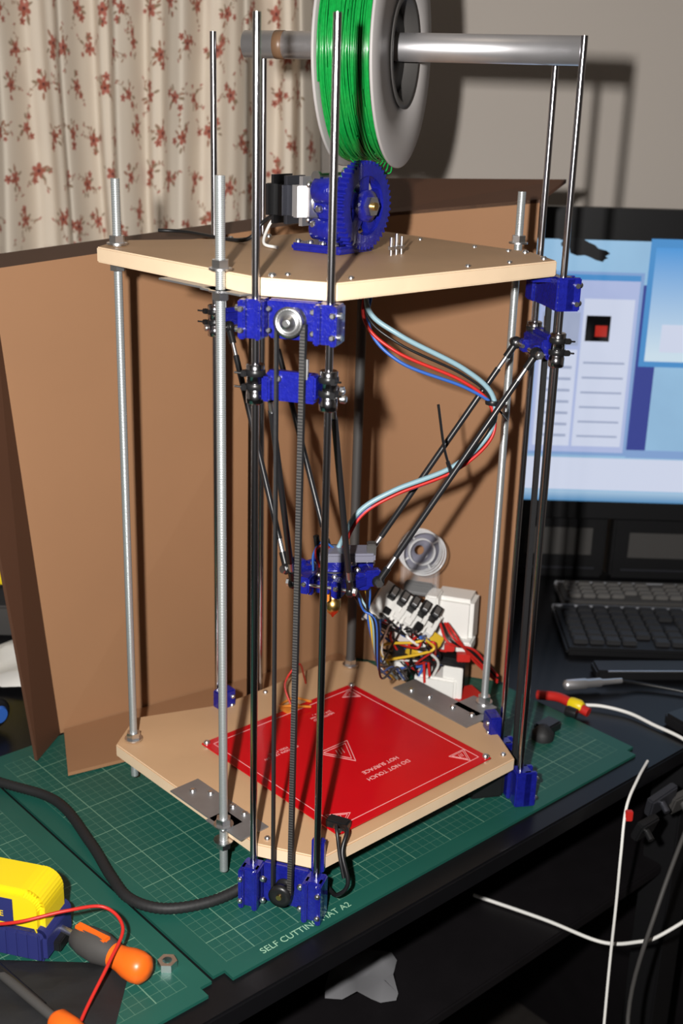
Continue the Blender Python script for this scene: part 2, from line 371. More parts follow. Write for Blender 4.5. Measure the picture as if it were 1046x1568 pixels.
def frame(C,t,nn): 
    return lambda a,bb,z: C+t*a+nn*bb+UP*z
EF=Vector((-18,0,0))
for n,(C,t,nn) in cols.items():
    F=frame(C,t,nn)
    b=Bd(); z0,z1=483,513.5
    for s in (-1,1):
        b.box(F(s*30.5,0,(z0+z1)/2),(19,18,z1-z0),BLUE,1.5,x=t)
        b.box(F(s*37,7,(z0+z1)/2),(6,15,z1-z0),BLUE,1.2,x=t); b.box(F(s*24,7,(z0+z1)/2),(5,15,z1-z0),BLUE,1.2,x=t)
        for zz in (z0+7,z1-7):
            screw(b,F(s*37,14,zz),nn,2.6,2.6); b.cyl(F(s*40,10,zz),F(s*43,10,zz),2.4,NUT,8)
            screw(b,F(s*18,4,zz),nn,2.4,2)
    b.box(F(0,-4,(z0+z1)/2),(40,6,z1-z0),BLUE,1.2,x=t); b.box(F(0,-16,510),(44,22,6),BLUE,1.5,x=t)
    b.box(F(0,-1,z1-3),(40,8,5),BLUE,1,x=t)
    b.build('idler_bracket_'+n,pr)
    b=Bd(); c=F(0,0,498)
    b.lathe(c,nn,[(5,0),(11.5,.5),(12,1),(12,2),(10.5,2.5),(10.5,9),(12,9.5),(12,10.5),(8.5,10.8),(8.3,10),(6,10),(6,11.5),(4.5,12),(4.3,15),(2.5,15.5)],NUT,28)
    b.build('idler_bearing_'+n,pr)
    b=Bd(); z0,z1=-41.5,-.5
    for s in (-1,1):
        b.box(F(s*30.5,2,(z0+z1)/2),(18,18,z1-z0),BLUE,1.5,x=t); b.box(F(s*37,9,(z0+z1)/2),(5,14,z1-z0),BLUE,1.2,x=t)
        b.box(F(s*24,9,(z0+z1)/2),(5,14,z1-z0),BLUE,1.2,x=t)
        for zz in (z0+9,z1-9): screw(b,F(s*37,16,zz),nn,2.6,2.6); screw(b,F(s*18,8,zz),nn,3,2.6)
    if n=='front': b.box(F(29,-9,16),(12,8,34),BLUE,1.5,x=t)
    else: b.box(F(30,-12,17),(22,14,34),BLUE,1.5,x=t); screw(b,F(24,-19,26),-nn,2.6,2.4)
    b.box(F(0,-6,(z0+z1)/2),(44,7,z1-z0),BLUE,1.2,x=t)
    b.build('motor_bracket_'+n,pr)
    b=Bd(); c=F(0,-2,-21)
    b.lathe(c,nn,[(9,0),(9,2),(7,2.5),(7,9),(10.5,10),(10.5,16),(6,16.5),(3,16)],BLACK,24); b.lathe(c+nn*16,nn,[(2.6,0),(2.6,1.5)],BRASS,12)
    b.box(F(0,-31,-21.5),(40,40,39),BLACK,4,x=t)
    b.build('stepper_motor_'+n,pr)
    b=Bd()
    for a in ((-20,19) if n=='back' else (-11,11)):
        top=F(a,5,497); bot=F(a*(1 if n=='back' else .75),8,-21)
        d=(top-bot); b.box((top+bot)/2,(2.2 if a<0 or n=='back' else 4.2,5,d.length),RUBBER,0,x=t,z=d)
        if n=='front' and a>0:
            for k in range(0,200):
                p=bot+d*(k/200); b.box(p+nn*2.6,(4,.8,1.2),DGREY,0,x=t,z=d)
    b.build('timing_belt_'+n,pr)
    b=Bd(); zc=446
    b.box(F(0,-2,zc),(40,8,24),BLUE,1.5,x=t); b.box(F(0,-9,zc),(50,8,16),BLUE,1.5,x=t)
    for s in (-1,1):
        b.box(F(s*19,2,zc+s*2),(7,13,20),BLUE,1.5,x=t)
        p0=F(s*SP,0,zc-16)
        b.lathe(p0,UP,[(6.4,0),(7.4,.8),(7.4,9),(7.1,9.3),(7.1,22.7),(7.4,23),(7.4,31.2),(6.4,32)],CHROME,22)
        for dz in (-2,9): b.lathe(F(s*SP,0,zc+dz-2.5),UP,[(7.6,0),(8.2,1),(8.2,4),(7.6,5)],BLACK,20); b.box(F(s*37,7,zc+dz),(5,6,5),BLACK,.8,x=t); b.cyl(F(s*37,8,zc+dz),F(s*44,11,zc+dz+1),.9,BLACK,6)
        b.box(F(s*14,-14,zc-4),(10,10,12),BLUE,1.2,x=t)
        b.cyl(F(s*8,-19,zc-4),F(s*38,-19,zc-4),2,NUT,10)
        b.lathe(F(s*25,-19,zc-4),t*s,[(4,0),(5.2,2),(5.2,5),(4,7)],BLACK,14)
        b.hexn(F(s*34,-19,zc-4),t*s,4,3,NUT)
    b.cyl(F(14,4,zc+8),F(14,4,zc+24),1.4,NUT,8); screw(b,F(-10,2,zc+6),nn,2.8,2.4); screw(b,F(10,2,zc-6),nn,2.8,2.4)
    b.lathe(F(40,-2,zc-6),t,[(3.4,0),(3.4,4),(2,5)],NUT,10)
    b.build('carriage_'+n,pr)
    b=Bd()
    for s in (-1,1):
        up=F(s*27,-19,zc-4); lo=EF+t*(s*29)+nn*38+UP*220
        d=(up-lo).normalized()
        b.cyl(lo+d*30,up-d*30,3,CARBON,12)
        b.cyl(lo+d*12,lo+d*(56 if n=='front' and s<0 else 34),2.5,ALU,10); b.cyl(up-d*12,up-d*34,2.1,ALU,10)
        b.cyl(lo+d*4,lo+d*17,3.6,BLACK,10); b.cyl(up-d*4,up-d*17,3.6,BLACK,10)
        for q in (lo,up):
            b.lathe(q-t*3.2,t,[(4.5,0),(6.0,1.5),(6.0,5),(4.5,6.4)],BLACK,14); b.sphere(q,4.2,NUT,12)
        b.cyl(lo-t*(s*2),lo-t*(s*16),2,NUT,8); b.hexn(lo+t*s*3,t*s,4,3,NUT)
    b.build('delta_arms_'+n,pr)
# effector
b=Bd(); hexa=[]
for n in ('front','right','back'):
    C,t,nn=cols[n]
    hexa+= [tuple((EF+nn*30-t*20)[:2]),tuple((EF+nn*30+t*20)[:2])]
    for s in (-1,1):
        b.box(EF+nn*35+t*(s*16)+UP*220,(10,16,17),BLUE,1.5,x=t); b.box(EF+nn*26+t*(s*14)+UP*216,(8,14,18),BLUE,1.5,x=t)
        screw(b,EF+nn*22+t*(s*8)+UP*224,UP,3,3.4); screw(b,EF+nn*43+t*(s*16)+UP*222,nn,2.6,2.4)
    b.cyl(EF+nn*38-t*25+UP*220,EF+nn*38+t*25+UP*220,1.8,NUT,8); b.box(EF+nn*33+UP*218,(14,6,12),BLUE,1,x=t)
b.prism(hexa,213,222,BLUE,bev=1)
b.build('effector_platform',pr)
b=Bd()
b.lathe(EF+UP*223,UP,[(10,0),(10,14),(7,15),(7,19),(9,20),(9,24)],DGREY,20)
b.box(EF+Vector((12,-6,243)),(54,28,9),SMOKE,2,x=(.97,.1,0)); b.box(EF+Vector((36,-8,250)),(9,12,12),DGREY,1); b.box(EF+Vector((0,-16,234)),(20,5,12),BLUE,1); b.cyl(EF+Vector((-14,-8,236)),EF+Vector((-18,-10,262)),3,RUBBER,10)
b.sweep([EF+Vector((-4,0,245)),EF+Vector((-10,-12,254)),EF+Vector((-18,-14,248)),EF+Vector((-14,-16,232))],1.2,REDW,6); b.sweep([EF+Vector((0,0,246)),EF+Vector((-12,-10,256)),EF+Vector((-20,-12,244)),EF+Vector((-20,-10,226))],1.2,BLUEW,6)
b.lathe(EF+UP*215,-UP,[(7,0),(7,12),(5,13),(5,22),(8,23),(8,34),(2,40),(1,42)],BRASS,18)
b.lathe(EF+UP*212,-UP,[(9.2,0),(9.4,4),(9.2,14)],COPPER,18); b.box(EF+Vector((-8,-24,210)),(9,6,20),COPPER,1)
for k in range(6):
    a=k*1.1; b.sweep([tuple(EF+Vector((10*math.cos(a)+26,10*math.sin(a)+6,205))),(14+5*math.cos(a),14+6*math.sin(a),190-k*3),(18+k*2,16-k*2,165),(24+k*2,35,130-8*k),(34+k*4,100,70),(50+k*4,150,30)],1.2,[BLUEW,YELW,LBLUE,BLACK,BLUEW,BLACK][k],6)
b.build('hot_end',pr)
# wire bundle
b=Bd()
path=[(12,60,513),(7,40,470),(38,30,444),(101,34,415),(131,36,390),(129,30,357),(95,20,325),(38,10,302),(4,5,280),(-14,0,245)]
for dx,dz,r,m in ((0,3,2.6,LBLUE),(3,-3,1.7,REDW),(-2,-7,1.7,BLUEW),(1,0,1.3,BLACK)):
    pp=[]
    for i,(x,y,z) in enumerate(path):
        w=1+1.6*math.exp(-((i-2)/1.2)**2)
        pp.append((x+dx*(1 if i>4 else -1),y,z+dz*w*(.6 if i>4 else 1)))
    b.sweep(pp,r,m,8,10)
for q,ax in (((131,36,388),(0,0,1)),((92,20,325),(1,0,.4))):
    b.lathe(Vector(q)-Vector(ax).normalized()*2,ax,[(7,0),(7.5,2),(7,4)],BLACK,14)
b.cyl((131,34,388),(146,30,372),1.1,BLACK,6); b.sweep([(92,14,325),(84,8,350),(76,4,392)],1.3,BLACK,6)
b.build('wire_bundle',pr)

# heated bed
bed=Bd(); bc=Vector((-.6,5.3,0)); ang=math.pi/4-.04; ex=Vector((math.cos(ang),math.sin(ang),0)); ey=Vector((-math.sin(ang),math.cos(ang),0))
bed.box(bc+UP*18,(214,214,1.7),RED,.2,x=ex)
def bl(p,q,w=1,z=19.0,m=SILK):
    w*=.75; p=bc+ex*p[0]+ey*p[1];q=bc+ex*q[0]+ey*q[1]; d=q-p
    bed.box((p+q)/2+UP*z,(d.length+w,w,.3),m,0,x=d)
for h in (98,):
    for a_,b_ in (((-h,-h),(h,-h)),((h,-h),(h,h)),((h,h),(-h,h)),((-h,h),(-h,-h))): bl(a_,b_,.8)
def tri(cx,cy,r,rot,w=.9):
    pts=[(cx+r*math.cos(rot+k*2.094),cy+r*math.sin(rot+k*2.094)) for k in range(3)]
    for k in range(3): bl(pts[k],pts[(k+1)%3],w)
    r*=.74; pts=[(cx+r*math.cos(rot+k*2.094),cy+r*math.sin(rot+k*2.094)) for k in range(3)]
    for k in range(3): bl(pts[k],pts[(k+1)%3],w*.8)
    for k in (-1,0,1): bl((cx+k*r*.22-r*.1,cy-r*.25),(cx+k*r*.22+r*.1,cy+r*.25),w*.8)
tri(-6,2,24,math.pi/2+math.pi); tri(86,-84,13,math.pi/2+math.pi,.7); tri(-88,-88,14,0,.7); tri(88,88,12,1,.7)
for sx in (-1,1):
    for sy in (-1,1):
        p=bc+ex*sx*103+ey*sy*103; bed.cyl(p+UP*14,p+UP*17,3.5,NUT,12); screw(bed,p+UP*18.8,UP,3.6,3.6)
bed.build('heated_bed',pr)
for i,(body,lx,ly,sz) in enumerate((('HOT SURFACE',8,-42,7.5),('DO NOT TOUCH',8,-54,7.5),('CAUTION: 12V - 24V\nMAX 120 C',-55,40,5),('HEATED BED\n214 x 214 mm\n- +   + -',30,70,5))):
    p=bc+ex*lx+ey*ly; text('bed_label_%d'%i,body,sz,(p.x,p.y,19),ang+math.pi,SILK,pr)
b=Bd(); p=bc-ex*104-ey*104
b.box(p+Vector((0,8,23)),(22,12,9),BLACK,1.5,x=(.9,-.4,0)); b.sweep([p+Vector((2,2,24)),p+Vector((8,-14,30)),p+Vector((4,-28,16)),p+Vector((10,-40,-8)),p+Vector((0,-36,-24)),p+Vector((-8,-20,-28))],2,BLACK,8)
b.sweep([p+Vector((-4,0,24)),p+Vector((-2,-16,34)),p+Vector((2,-30,12)),p+Vector((6,-38,-4))],1.6,BLACK,8)
b.build('bed_connector',pr)
b=Bd()
b.sweep([(-60,95,16),(-70,110,40),(-55,120,60),(-50,150,30),(-48,160,16)],1.2,REDW,6); b.sweep([(-40,92,22),(-62,85,26),(-75,100,18),(-60,118,18),(-40,108,20)],1.6,COPPER,6)
b.box((-62,92,20),(22,14,3),COPPER,.5,x=(.7,.7,0))
b.build('thermistor_wire',pr)

# extruder
b=Bd(); n_=Vector((.82,-.572,0)); s_=Vector((.572,.82,0)); G=Vector((-6,18,571))
N=44; out=[];inn=[]
for i in range(N*4):
    t=2*math.pi*i/(N*4); r=39 if (i%4) in (0,1) else 36; out.append((r*math.cos(t),r*math.sin(t)))
    inn.append((26*math.cos(t),26*math.sin(t)))
def annu(b,o,x,y,a,outp,inp,h,m):
    k=len(outp); v=[]
    for hh in (0,h):
        for L in (outp,inp): v+=[o+x*p[0]+y*p[1]+a*hh for p in L]
    f=[]
    for i in range(k):
        j=(i+1)%k
        f+=[[i,j,k+j,k+i][::-1],[2*k+i,2*k+j,3*k+j,3*k+i],[i,j,2*k+j,2*k+i],[k+j,k+i,3*k+i,3*k+j]]
    b.add(v,f,m)
annu(b,G,s_,UP,n_,out,inn,11,BLUE)
b.lathe(G-n_*1,n_,[(14,0),(14,14),(9,14.5)],BLUE,24)
for k in range(5):
    t=k*1.2566+.3; d=s_*math.cos(t)+UP*math.sin(t); b.box(G+d*19+n_*4.5,(24,14,7),BLUE,1,x=d,z=n_)
b.hexn(G+n_*13.5,n_,9,5,NUT); b.cyl(G+n_*12,G+n_*21,3.6,BRASS,12)
b.build('extruder_gear',pr)
b=Bd()
b.box(G-n_*20-UP*14,(22,40,46),BLUE,4,x=n_); b.box(G-n_*26-UP*39,(56,56,7),BLUE,2,x=n_)
b.box(G-n_*24-s_*10+UP*6,(24,26,34),BLUE,6,x=n_)
b.lathe(G-n_*8,n_,[(14,-30),(17,-27),(17,0),(13,4)],BLUE,24)
b.lathe(G-n_*9+UP*12-s_*20,n_,[(10,-22),(12,-20),(12,0),(9,2)],BLUE,24)
b.lathe(G-n_*9-UP*22-s_*18,n_,[(8,-26),(10,-24),(10,0),(7,2)],BLUE,24)
for q in ((-20,12),(-18,-22),(12,-20),(-14,28)): screw(b,G-n_*6+s_*q[0]+UP*q[1],n_,4,4)
for q in ((-26,14,12),(-24,-4,-6),(-30,-18,4)): screw(b,G+n_*q[0]-s_*24+UP*q[1],-s_,3.6,4)
b.lathe(G-n_*28+UP*24-s_*4,-s_,[(3,-16),(3,18),(5,18),(5,22)],NUT,14)
for k in range(4): screw(b,G+n_*(-6-14*k)-s_*24-UP*35,UP,3,3)
b.build('extruder_body',pr)
b=Bd(); MC=G-n_*60+UP*1-s_*7
b.box(MC-n_*6,(20,43,43),MOTORM,8,x=n_); b.box(MC+n_*12,(20,44,44),SATIN,8,x=n_); b.box(MC-n_*21,(13,44,44),BLACK,8,x=n_)
b.lathe(MC+n_*21,n_,[(11,0),(11,2),(2.5,2.2),(2.5,12)],NUT,20)
for a in (-1,1):
    for c_ in (-1,1): screw(b,MC+n_*21.5+s_*a*15.5+UP*c_*15.5,n_,3,2.6)
b.sweep([MC-n_*25-UP*14,MC-n_*36-UP*26,MC-n_*26-s_*20-UP*40,MC-n_*5-s_*26-UP*42],1.5,WHITE,8)
b.sweep([MC-n_*25-UP*12,MC-n_*44-UP*24,MC-n_*60-s_*10-UP*41,MC-n_*150-s_*-10-UP*42,MC-n_*180-UP*42],2,BLACK,8)
b.build('extruder_motor',pr)
b=Bd()
for k in range(3): b.cyl((26+k*5,10+k*7,528),(26+k*5,10+k*7,544+3*(k%2)),1.4,NUT,8); b.hexn((26+k*5,10+k*7,533),UP,3.2,3,NUT)
b.build('hobbed_bolts',pr)

# tube and spool
b=Bd(); a0=Vector((-118,144,709)); a1=Vector((188,37,707)); ax=(a1-a0).normalized()
b.lathe(a0,ax,[(11,0),(12.6,.5),(12.6,(a1-a0).length-.5),(11,(a1-a0).length),(10.8,(a1-a0).length-20),(10.8,20)],SATIN,36,close=True)
b.lathe(a0+ax*32,ax,[(12.6,0),(13,.2),(13,9),(12.6,9.2)],BROWNT,32)
b.build('spool_holder_tube')
sp=empty('filament_spool')
b=Bd(); sa=Vector((.955,-.297,0)).normalized()
sc=Vector((33,78,704))
def disc(b,c,ax,R0,r0,h,m): b.lathe(c,ax,[(r0,0),(r0,h),(R0-1,h),(R0,h-.7),(R0,.7),(R0-1,0)],m,72,close=True)
disc(b,sc-sa*3,sa,103,46,3,GREY); disc(b,sc-sa*55,sa,103,46,3,GREY)
b.lathe(sc,sa,[(44,-54),(46,-54),(46,1.0),(50,1.0),(50,2.0),(44,2.0)],DGREY,60,close=True)
b.lathe(sc-sa*14,sa,[(13,0),(44,0),(44,3),(13,3)],BLACK,48,close=True)
b.build('spool_reel',sp)
b=Bd()
prof=[(46.5,-51.5)]
for k in range(20):
    h=-51+k*2.35; r=92+2.5*math.sin(k*1.9)+4*math.sin(k*.33+1); prof+=[(r-1.5,h),(r,h+.8),(r-.3,h+1.7)]
prof.append((46.5,-3.5)); b.lathe(sc,sa,prof,GREEN,72,close=True)
rr=random.Random(3); x_,y_,_=basis(sa)
for k in range(44):
    t0=rr.uniform(0,6.28); h0=rr.uniform(-50,-6); h1=min(-5,max(-51,h0+rr.uniform(-26,26))); rad=rr.uniform(93,98)
    pts=[]
    for j in range(30):
        t=t0+j*.2; pts.append(sc+sa*(h0+(h1-h0)*(j/29))+(x_*math.cos(t)+y_*math.sin(t))*(rad))
    b.sweep(pts,.9,GREEN,6,2)
for k in range(5):
    c=sc+sa*(-36+k*5)
    b.sweep([c+Vector((-14,-3,-94)),c+Vector((-6,-12,-100-k*1.2)),c+Vector((6,-14,-103-k)),c+Vector((16-2*k,-10,-97))],.7,GREEN,6)
b.sweep([sc-sa*30+Vector((0,-10,-97)),sc-sa*28+Vector((-10,-20,-112)),Vector((-18,30,602)),Vector((-22,24,588))],.9,GREEN,6)
b.build('green_filament',sp)

# electronics
el=empty('controller_electronics')
b=Bd()
b.box((132,262,62),(52,40,62),WHITE,5,x=(.95,-.3,0)); b.box((124,246,36),(62,30,14),WHITE,2,x=(.95,-.3,0)); b.box((104,250,78),(16,30,40),WHITE,2,x=(.95,-.3,0))
b.box((112,222,-18),(52,36,46),WHITE,3,x=(.95,-.3,0)); b.box((128,205,-2),(24,4,44),WHITE,1,x=(.95,-.3,0)); b.box((140,214,-30),(52,36,20),REDW,2,x=(.9,.4,0))
b.box((120,250,-12),(60,30,60),BLACK,2,x=(.95,-.3,0)); b.box((58,235,-10),(30,20,60),WHITE,2,x=(.95,-.3,0))
b.build('power_supply_case',el)
b=Bd(); bx=Vector((.9,-.3,-.3)).normalized(); bz=Vector((.35,-.55,.75)).normalized()
PCBG=mat('dark_pcb',(.015,.03,.05),.4)
c0=Vector((64,225,70)); byv=bz.cross(bx)
b.box(c0,(88,58,2),PCBG,.3,x=bx,z=bz); b.box(c0+bz*16,(80,54,2),WHITE,.3,x=bx,z=bz); b.box(c0+bz*8-byv*28,(84,3,14),WHITE,.5,x=bx,z=bz); b.box(c0+bz*8-bx*42,(3,50,14),WHITE,.5,x=bx,z=bz)
rr=random.Random(9)
for i in range(-2,3):
    b.box(c0+bz*23+bx*i*14+byv*14,(10,20,12),BLACK,.8,x=bx,z=bz); b.box(c0+bz*30+bx*i*14+byv*14,(6,12,3),NUT,.4,x=bx,z=bz)
    b.box(c0+bz*21+bx*(i*14+4)-byv*14,(9,9,10),(BLACK,WHITE,WHITE,BLACK,WHITE)[i+2],.6,x=bx,z=bz)
    b.box(c0+bz*20+bx*(i*14+7)+byv*1,(5,20,8),WHITE,.6,x=bx,z=bz)
for i in range(12):
    p=c0+bz*18+bx*(i*6-36)-byv*24; b.cyl(p,p+bz*8,1.2,NUT,6)
b.box(c0+bz*24-bx*40,(8,30,12),WHITE,1,x=bx,z=bz)
b.build('controller_board',el)
# clear ribbed plastic duct, open toward the viewer, standing on the white case
b=Bd(); fc=Vector((86,262,146)); fa=Vector((.15,-.95,.2)).normalized()
b.lathe(fc-fa*12,fa,[(24.6,0),(26,0),(26,30),(24.6,30)],CLEAR,48,close=True)
for h,r in ((17,27),(6,26.8),(-4,26.8),(-12,26.8)): b.lathe(fc+fa*h,fa,[(r-1.6,0),(r,0),(r,1.8),(r-1.6,1.8)],CLEARR,48,close=True)
b.lathe(fc-fa*6,fa,[(15,0),(16.4,0),(16.4,14),(15,14)],CLEARR,36,close=True)
b.lathe(fc-fa*12,fa,[(6,0),(25,0),(25,1),(6,1)],SMOKE,36,close=True)
for k in range(4):
    t=k*math.pi/2+.5; x,y,_=basis(fa); d=x*math.cos(t)+y*math.sin(t); b.box(fc+d*21-fa*4,(9,2,3),CLEARR,.3,x=d,z=fa)
b.box(fc-UP*36,(46,20,38),CLEAR,4,x=(.95,-.3,0)); b.box(fc-UP*52+Vector((0,8,0)),(36,12,16),DGREY,2,x=(.95,-.3,0))
b.build('clear_fan_duct',el)
b=Bd(); cl=[REDW,BLACK,BLUEW,YELW,BLACK,WHITE,REDW,BLACK,BLUEW,REDW,BLACK,BLACK]
for k in range(26):
    p0=c0+bx*rr.uniform(-38,40)+byv*rr.uniform(-30,-20)+bz*20
    p1=p0+Vector((rr.uniform(-12,10),rr.uniform(-22,-6),rr.uniform(-10,10)))
    p2=Vector((rr.uniform(38,110),rr.uniform(195,215),rr.uniform(15,48)))
    p3=Vector((rr.uniform(50,140),rr.uniform(205,235),rr.uniform(-5,30)))
    b.sweep([p0,p1,p2,p3],rr.choice((1.1,1.4,1.8)),cl[k%12],6)
for k in range(4):
    b.sweep([(110+k*3,222,70),(120+k*3,205,52+k*3),(150,215,40-k*4),(168,222,20-k*4),(185,225,0-3*k)],1.7,[REDW,BLACK,REDW,REDW][k],6)
b.box((140,213,30),(16,10,10),REDW,1); b.box((122,210,44),(12,9,9),REDW,1); b.box((100,203,56),(22,14,16),YELW,1,x=bx,z=bz); b.box((78,200,44),(14,12,14),YELW,1,x=bx,z=bz); b.box((60,200,40),(14,12,12),BLACK,1,x=bx,z=bz)
b.build('jumper_wires',el)

# ---------------------------------------------------------------- monitor
mo=empty('computer_monitor')
b=Bd(); Ym=620
b.box((560,Ym+22,301),(650,40,456),BLACK,8); b.box((560,Ym+1,301),(652,6,458),BLACK,2)
b.box((640,Ym+50,20),(90,30,180),BLACK,4); b.lathe((640,Ym+20,-45),UP,[(40,0),(40,6),(30,14)],BLACK,40)
b.build('monitor_housing',mo)
SC=.8
def emi(name,c,s=SC,**k): return mat(name,c,.3,emis=s,**k)
wp=emi('screen_wallpaper',(.34,.58,.88),var=.25,vscale=6); win=emi('screen_window',(.50,.58,.88)); wht=emi('screen_white',(.74,.80,.98))
frm=emi('screen_border',(.26,.42,.74)); nav=emi('screen_navy',(.04,.06,.32)); dk=emi('screen_black',(.01,.01,.012),.2); rd=emi('screen_red',(.5,.03,.02)); bl2=emi('screen_blue',(.08,.32,.70)); gr=emi('screen_grey',(.42,.48,.66))
def grad(name,c0,c1,z0,z1):
    m=bpy.data.materials.new(name); m.use_nodes=True; nt=m.node_tree; bb=nt.nodes['Principled BSDF']; bb.inputs['Emission Strength'].default_value=SC; bb.inputs['Base Color'].default_value=(.02,.02,.02,1)
    tc=nt.nodes.new('ShaderNodeTexCoord'); s=nt.nodes.new('ShaderNodeSeparateXYZ'); nt.links.new(tc.outputs['Object'],s.inputs[0])
    mr=nt.nodes.new('ShaderNodeMapRange'); mr.inputs[1].default_value=z0/1000+Z0; mr.inputs[2].default_value=z1/1000+Z0; nt.links.new(s.outputs['Z'],mr.inputs[0])
    mx=nt.nodes.new('ShaderNodeMix'); mx.data_type='RGBA'; mx.inputs[6].default_value=(*c0,1); mx.inputs[7].default_value=(*c1,1); nt.links.new(mr.outputs[0],mx.inputs[0])
    nt.links.new(mx.outputs[2],bb.inputs['Emission Color']); return m
gwin=grad('screen_gradient',(.70,.86,.98),(.06,.34,.80),325,480); gtask=grad('screen_taskbar',(.08,.28,.55),(.5,.7,.9),100,118)
b=Bd()
def sq(x0,x1,z0,z1,m,lay): b.box(((x0+x1)/2,Ym-2.5-lay*.25,(z0+z1)/2),(x1-x0,.2,z1-z0),m)
sq(246,874,100,486,wp,0); sq(246,874,100,116,gtask,1); sq(250,874,118,168,wht,1)
sq(258,408,172,442,frm,2); sq(263,403,177,430,win,3); sq(268,322,186,330,wht,4); sq(326,398,186,404,wht,4); sq(268,322,336,384,gr,4)
for k in range(7): sq(272,316,200+k*17,204+k*17,gr,5)
for k in range(6): sq(332,392,200+k*22,203+k*22,gr,5)
sq(331,366,343,380,dk,5); sq(345,362,350,366,rd,6); sq(268,300,392,404,rd,4); sq(263,403,430,438,bl2,4)
sq(408,436,182,425,nav,3); sq(408,640,170,182,frm,3)
sq(412,640,308,490,bl2,4); sq(420,632,316,478,gwin,5); sq(440,520,330,370,wht,6)
blob=[]
rb=random.Random(1)
for k in range(26):
    t=k/26*6.283; r=1+.18*rb.uniform(-1,1); blob.append((318+36*r*math.cos(t)-6*math.sin(t),474+13*r*math.sin(t)-10*math.cos(t)))
b.add([(x,Ym-3.1,z) for x,z in blob],[list(range(26))],dk)
b.build('screen_display',mo)
# black boxes added to darken the pale gap below/behind the monitor
b=Bd()
for i,(x,w_,h_) in enumerate(((330,150,112),(500,170,104),(760,150,108),(900,100,96))):
    b.box((x,682,-44+h_/2),(w_,30,h_),BLACK,4); b.box((x,666,-44+h_*.55),(w_*.7,2,h_*.4),DGREY,.5); b.box((x,666,-44+h_*.15),(w_*.8,2,3),MOTORM,.5)
b.build('dark_filler_boxes')

KEY=mat('key_caps',(.03,.03,.032),.35); KEYG=mat('grey_key_caps',(.12,.115,.11),.45,var=.2)
def keyboard(name,cx,cy,w,h,z,rows,colsn,km,bm_,tilt):
    b=Bd(); d=Vector((math.cos(tilt),math.sin(tilt),0)); e=Vector((-d.y,d.x,0)); c=Vector((cx,cy,z))
    b.box(c,(w,h,12),bm_,4,x=d); b.box(c+e*(h/2-3)+UP*4,(w,6,8),ALU,1.5,x=d)
    for r in range(rows):
        for q in range(colsn):
            if (q*7+r*3)%23==5: continue
            b.box(c+d*((q+.5)/colsn-.5)*(w-20)+e*((r+.5)/rows-.5)*(h-24)+UP*9,((w-20)/colsn-3,(h-24)/rows-4,7),km,1.5,x=d)
    b.build(name)
keyboard('keyboard',545,448,490,150,-38,6,21,KEY,BLACK,-.02)
keyboard('keyboard.001',590,580,540,80,-38,4,24,KEYG,DGREY,.0)
b=Bd(); b.box((560,340,-38),(470,34,14),BLACK,3,x=(.99,.06,0)); b.box((560,322,-31),(440,3,2),ALU,.5,x=(.99,.06,0)); b.build('wrist_rest')
b=Bd(); p=Vector((276,272,-34)); d=Vector((.97,.22,0)).normalized()
b.lathe(p,d,[(2,0),(6,2),(7,5),(7,30),(6,32),(6,50),(4,54),(3.5,80)],SATIN,20); b.sweep([p+d*78,(380,290,-38),(420,280,-40),(470,262,-41),(560,250,-41)],2.2,BLACK,8); b.build('soldering_iron')
b=Bd(); b.sweep([(240,248,-36),(262,236,-32),(276,222,-32),(296,205,-36)],6,REDW,12); b.lathe((276,222,-32),(.75,-.65,0),[(7,0),(8,4),(8,14),(5.5,18)],YEL,16); b.lathe((268,205,-34),(.8,-.5,0),[(6,0),(7,3),(6,14)],BLACK,14); b.build('red_yellow_plug')
b=Bd(); b.lathe((232,150,-42),UP,[(13,0),(13,8),(10,11),(6,16),(0.5,17)],RUBBER,24); b.box((240,168,-36),(30,20,12),BLACK,2,x=(.7,.7,0)); b.build('rubber_foot')
b=Bd(); b.box((420,200,-37),(60,34,16),BLACK,3,x=(.8,.5,0)); b.box((480,222,-35),(60,40,20),BLACK,4,x=(.7,.6,0)); b.build('usb_hub')

# white cables
b=Bd(); b.sweep([(292,232,-40),(318,228,-39),(348,214,-40),(372,188,-41),(398,158,-41),(414,130,-46),(428,100,-80),(440,60,-150),(420,60,-200),(370,50,-236),(342,45,-243),(300,43,-243),(240,80,-243),(161,122,-243)],2.2,WHITE,8,10); b.build('white_cable')
b=Bd(); b.sweep([(345,105,-42),(325,66,-42),(306,30,-56),(300,8,-100),(300,3,-160),(298,-8,-240),(292,-40,-330),(285,-80,-420)],1.7,WHITE,8,8); b.box((308,24,-62),(8,6,12),REDW,1); b.build('white_cable.001')
b=Bd(); b.sweep([(420,120,-70),(352,20,-170),(325,-10,-300),(330,-90,-400)],2.6,DGREY,8,8); b.build('dark_cable')
b=Bd()
for i,(x,y,z,m) in enumerate(((362,92,-84,MOTORM),(392,112,-96,DGREY),(340,66,-104,BLACK),(424,140,-92,MOTORM))):
    b.box((x,y,z),(44-6*i,10,26),m,2,x=(.8,.6,.15*(-1)**i),z=(.1*i,-.3,1)); b.cyl((x,y-6,z),(x+4,y-16,z-6),4,m,12)
b.build('desk_clamp')
b=Bd()
for i in range(2):
    c=mc+e1*(480+i*150)+e2*(200-20*i); b.box((c.x,c.y,-204+i*6),(110-15*i,80,86),BLACK,6,x=(.8,.6-.2*i,0)); b.box((c.x,c.y,-160+i*6),(80-15*i,60,3),DGREY,1,x=(.8,.6-.2*i,0))
b.build('power_adapter')
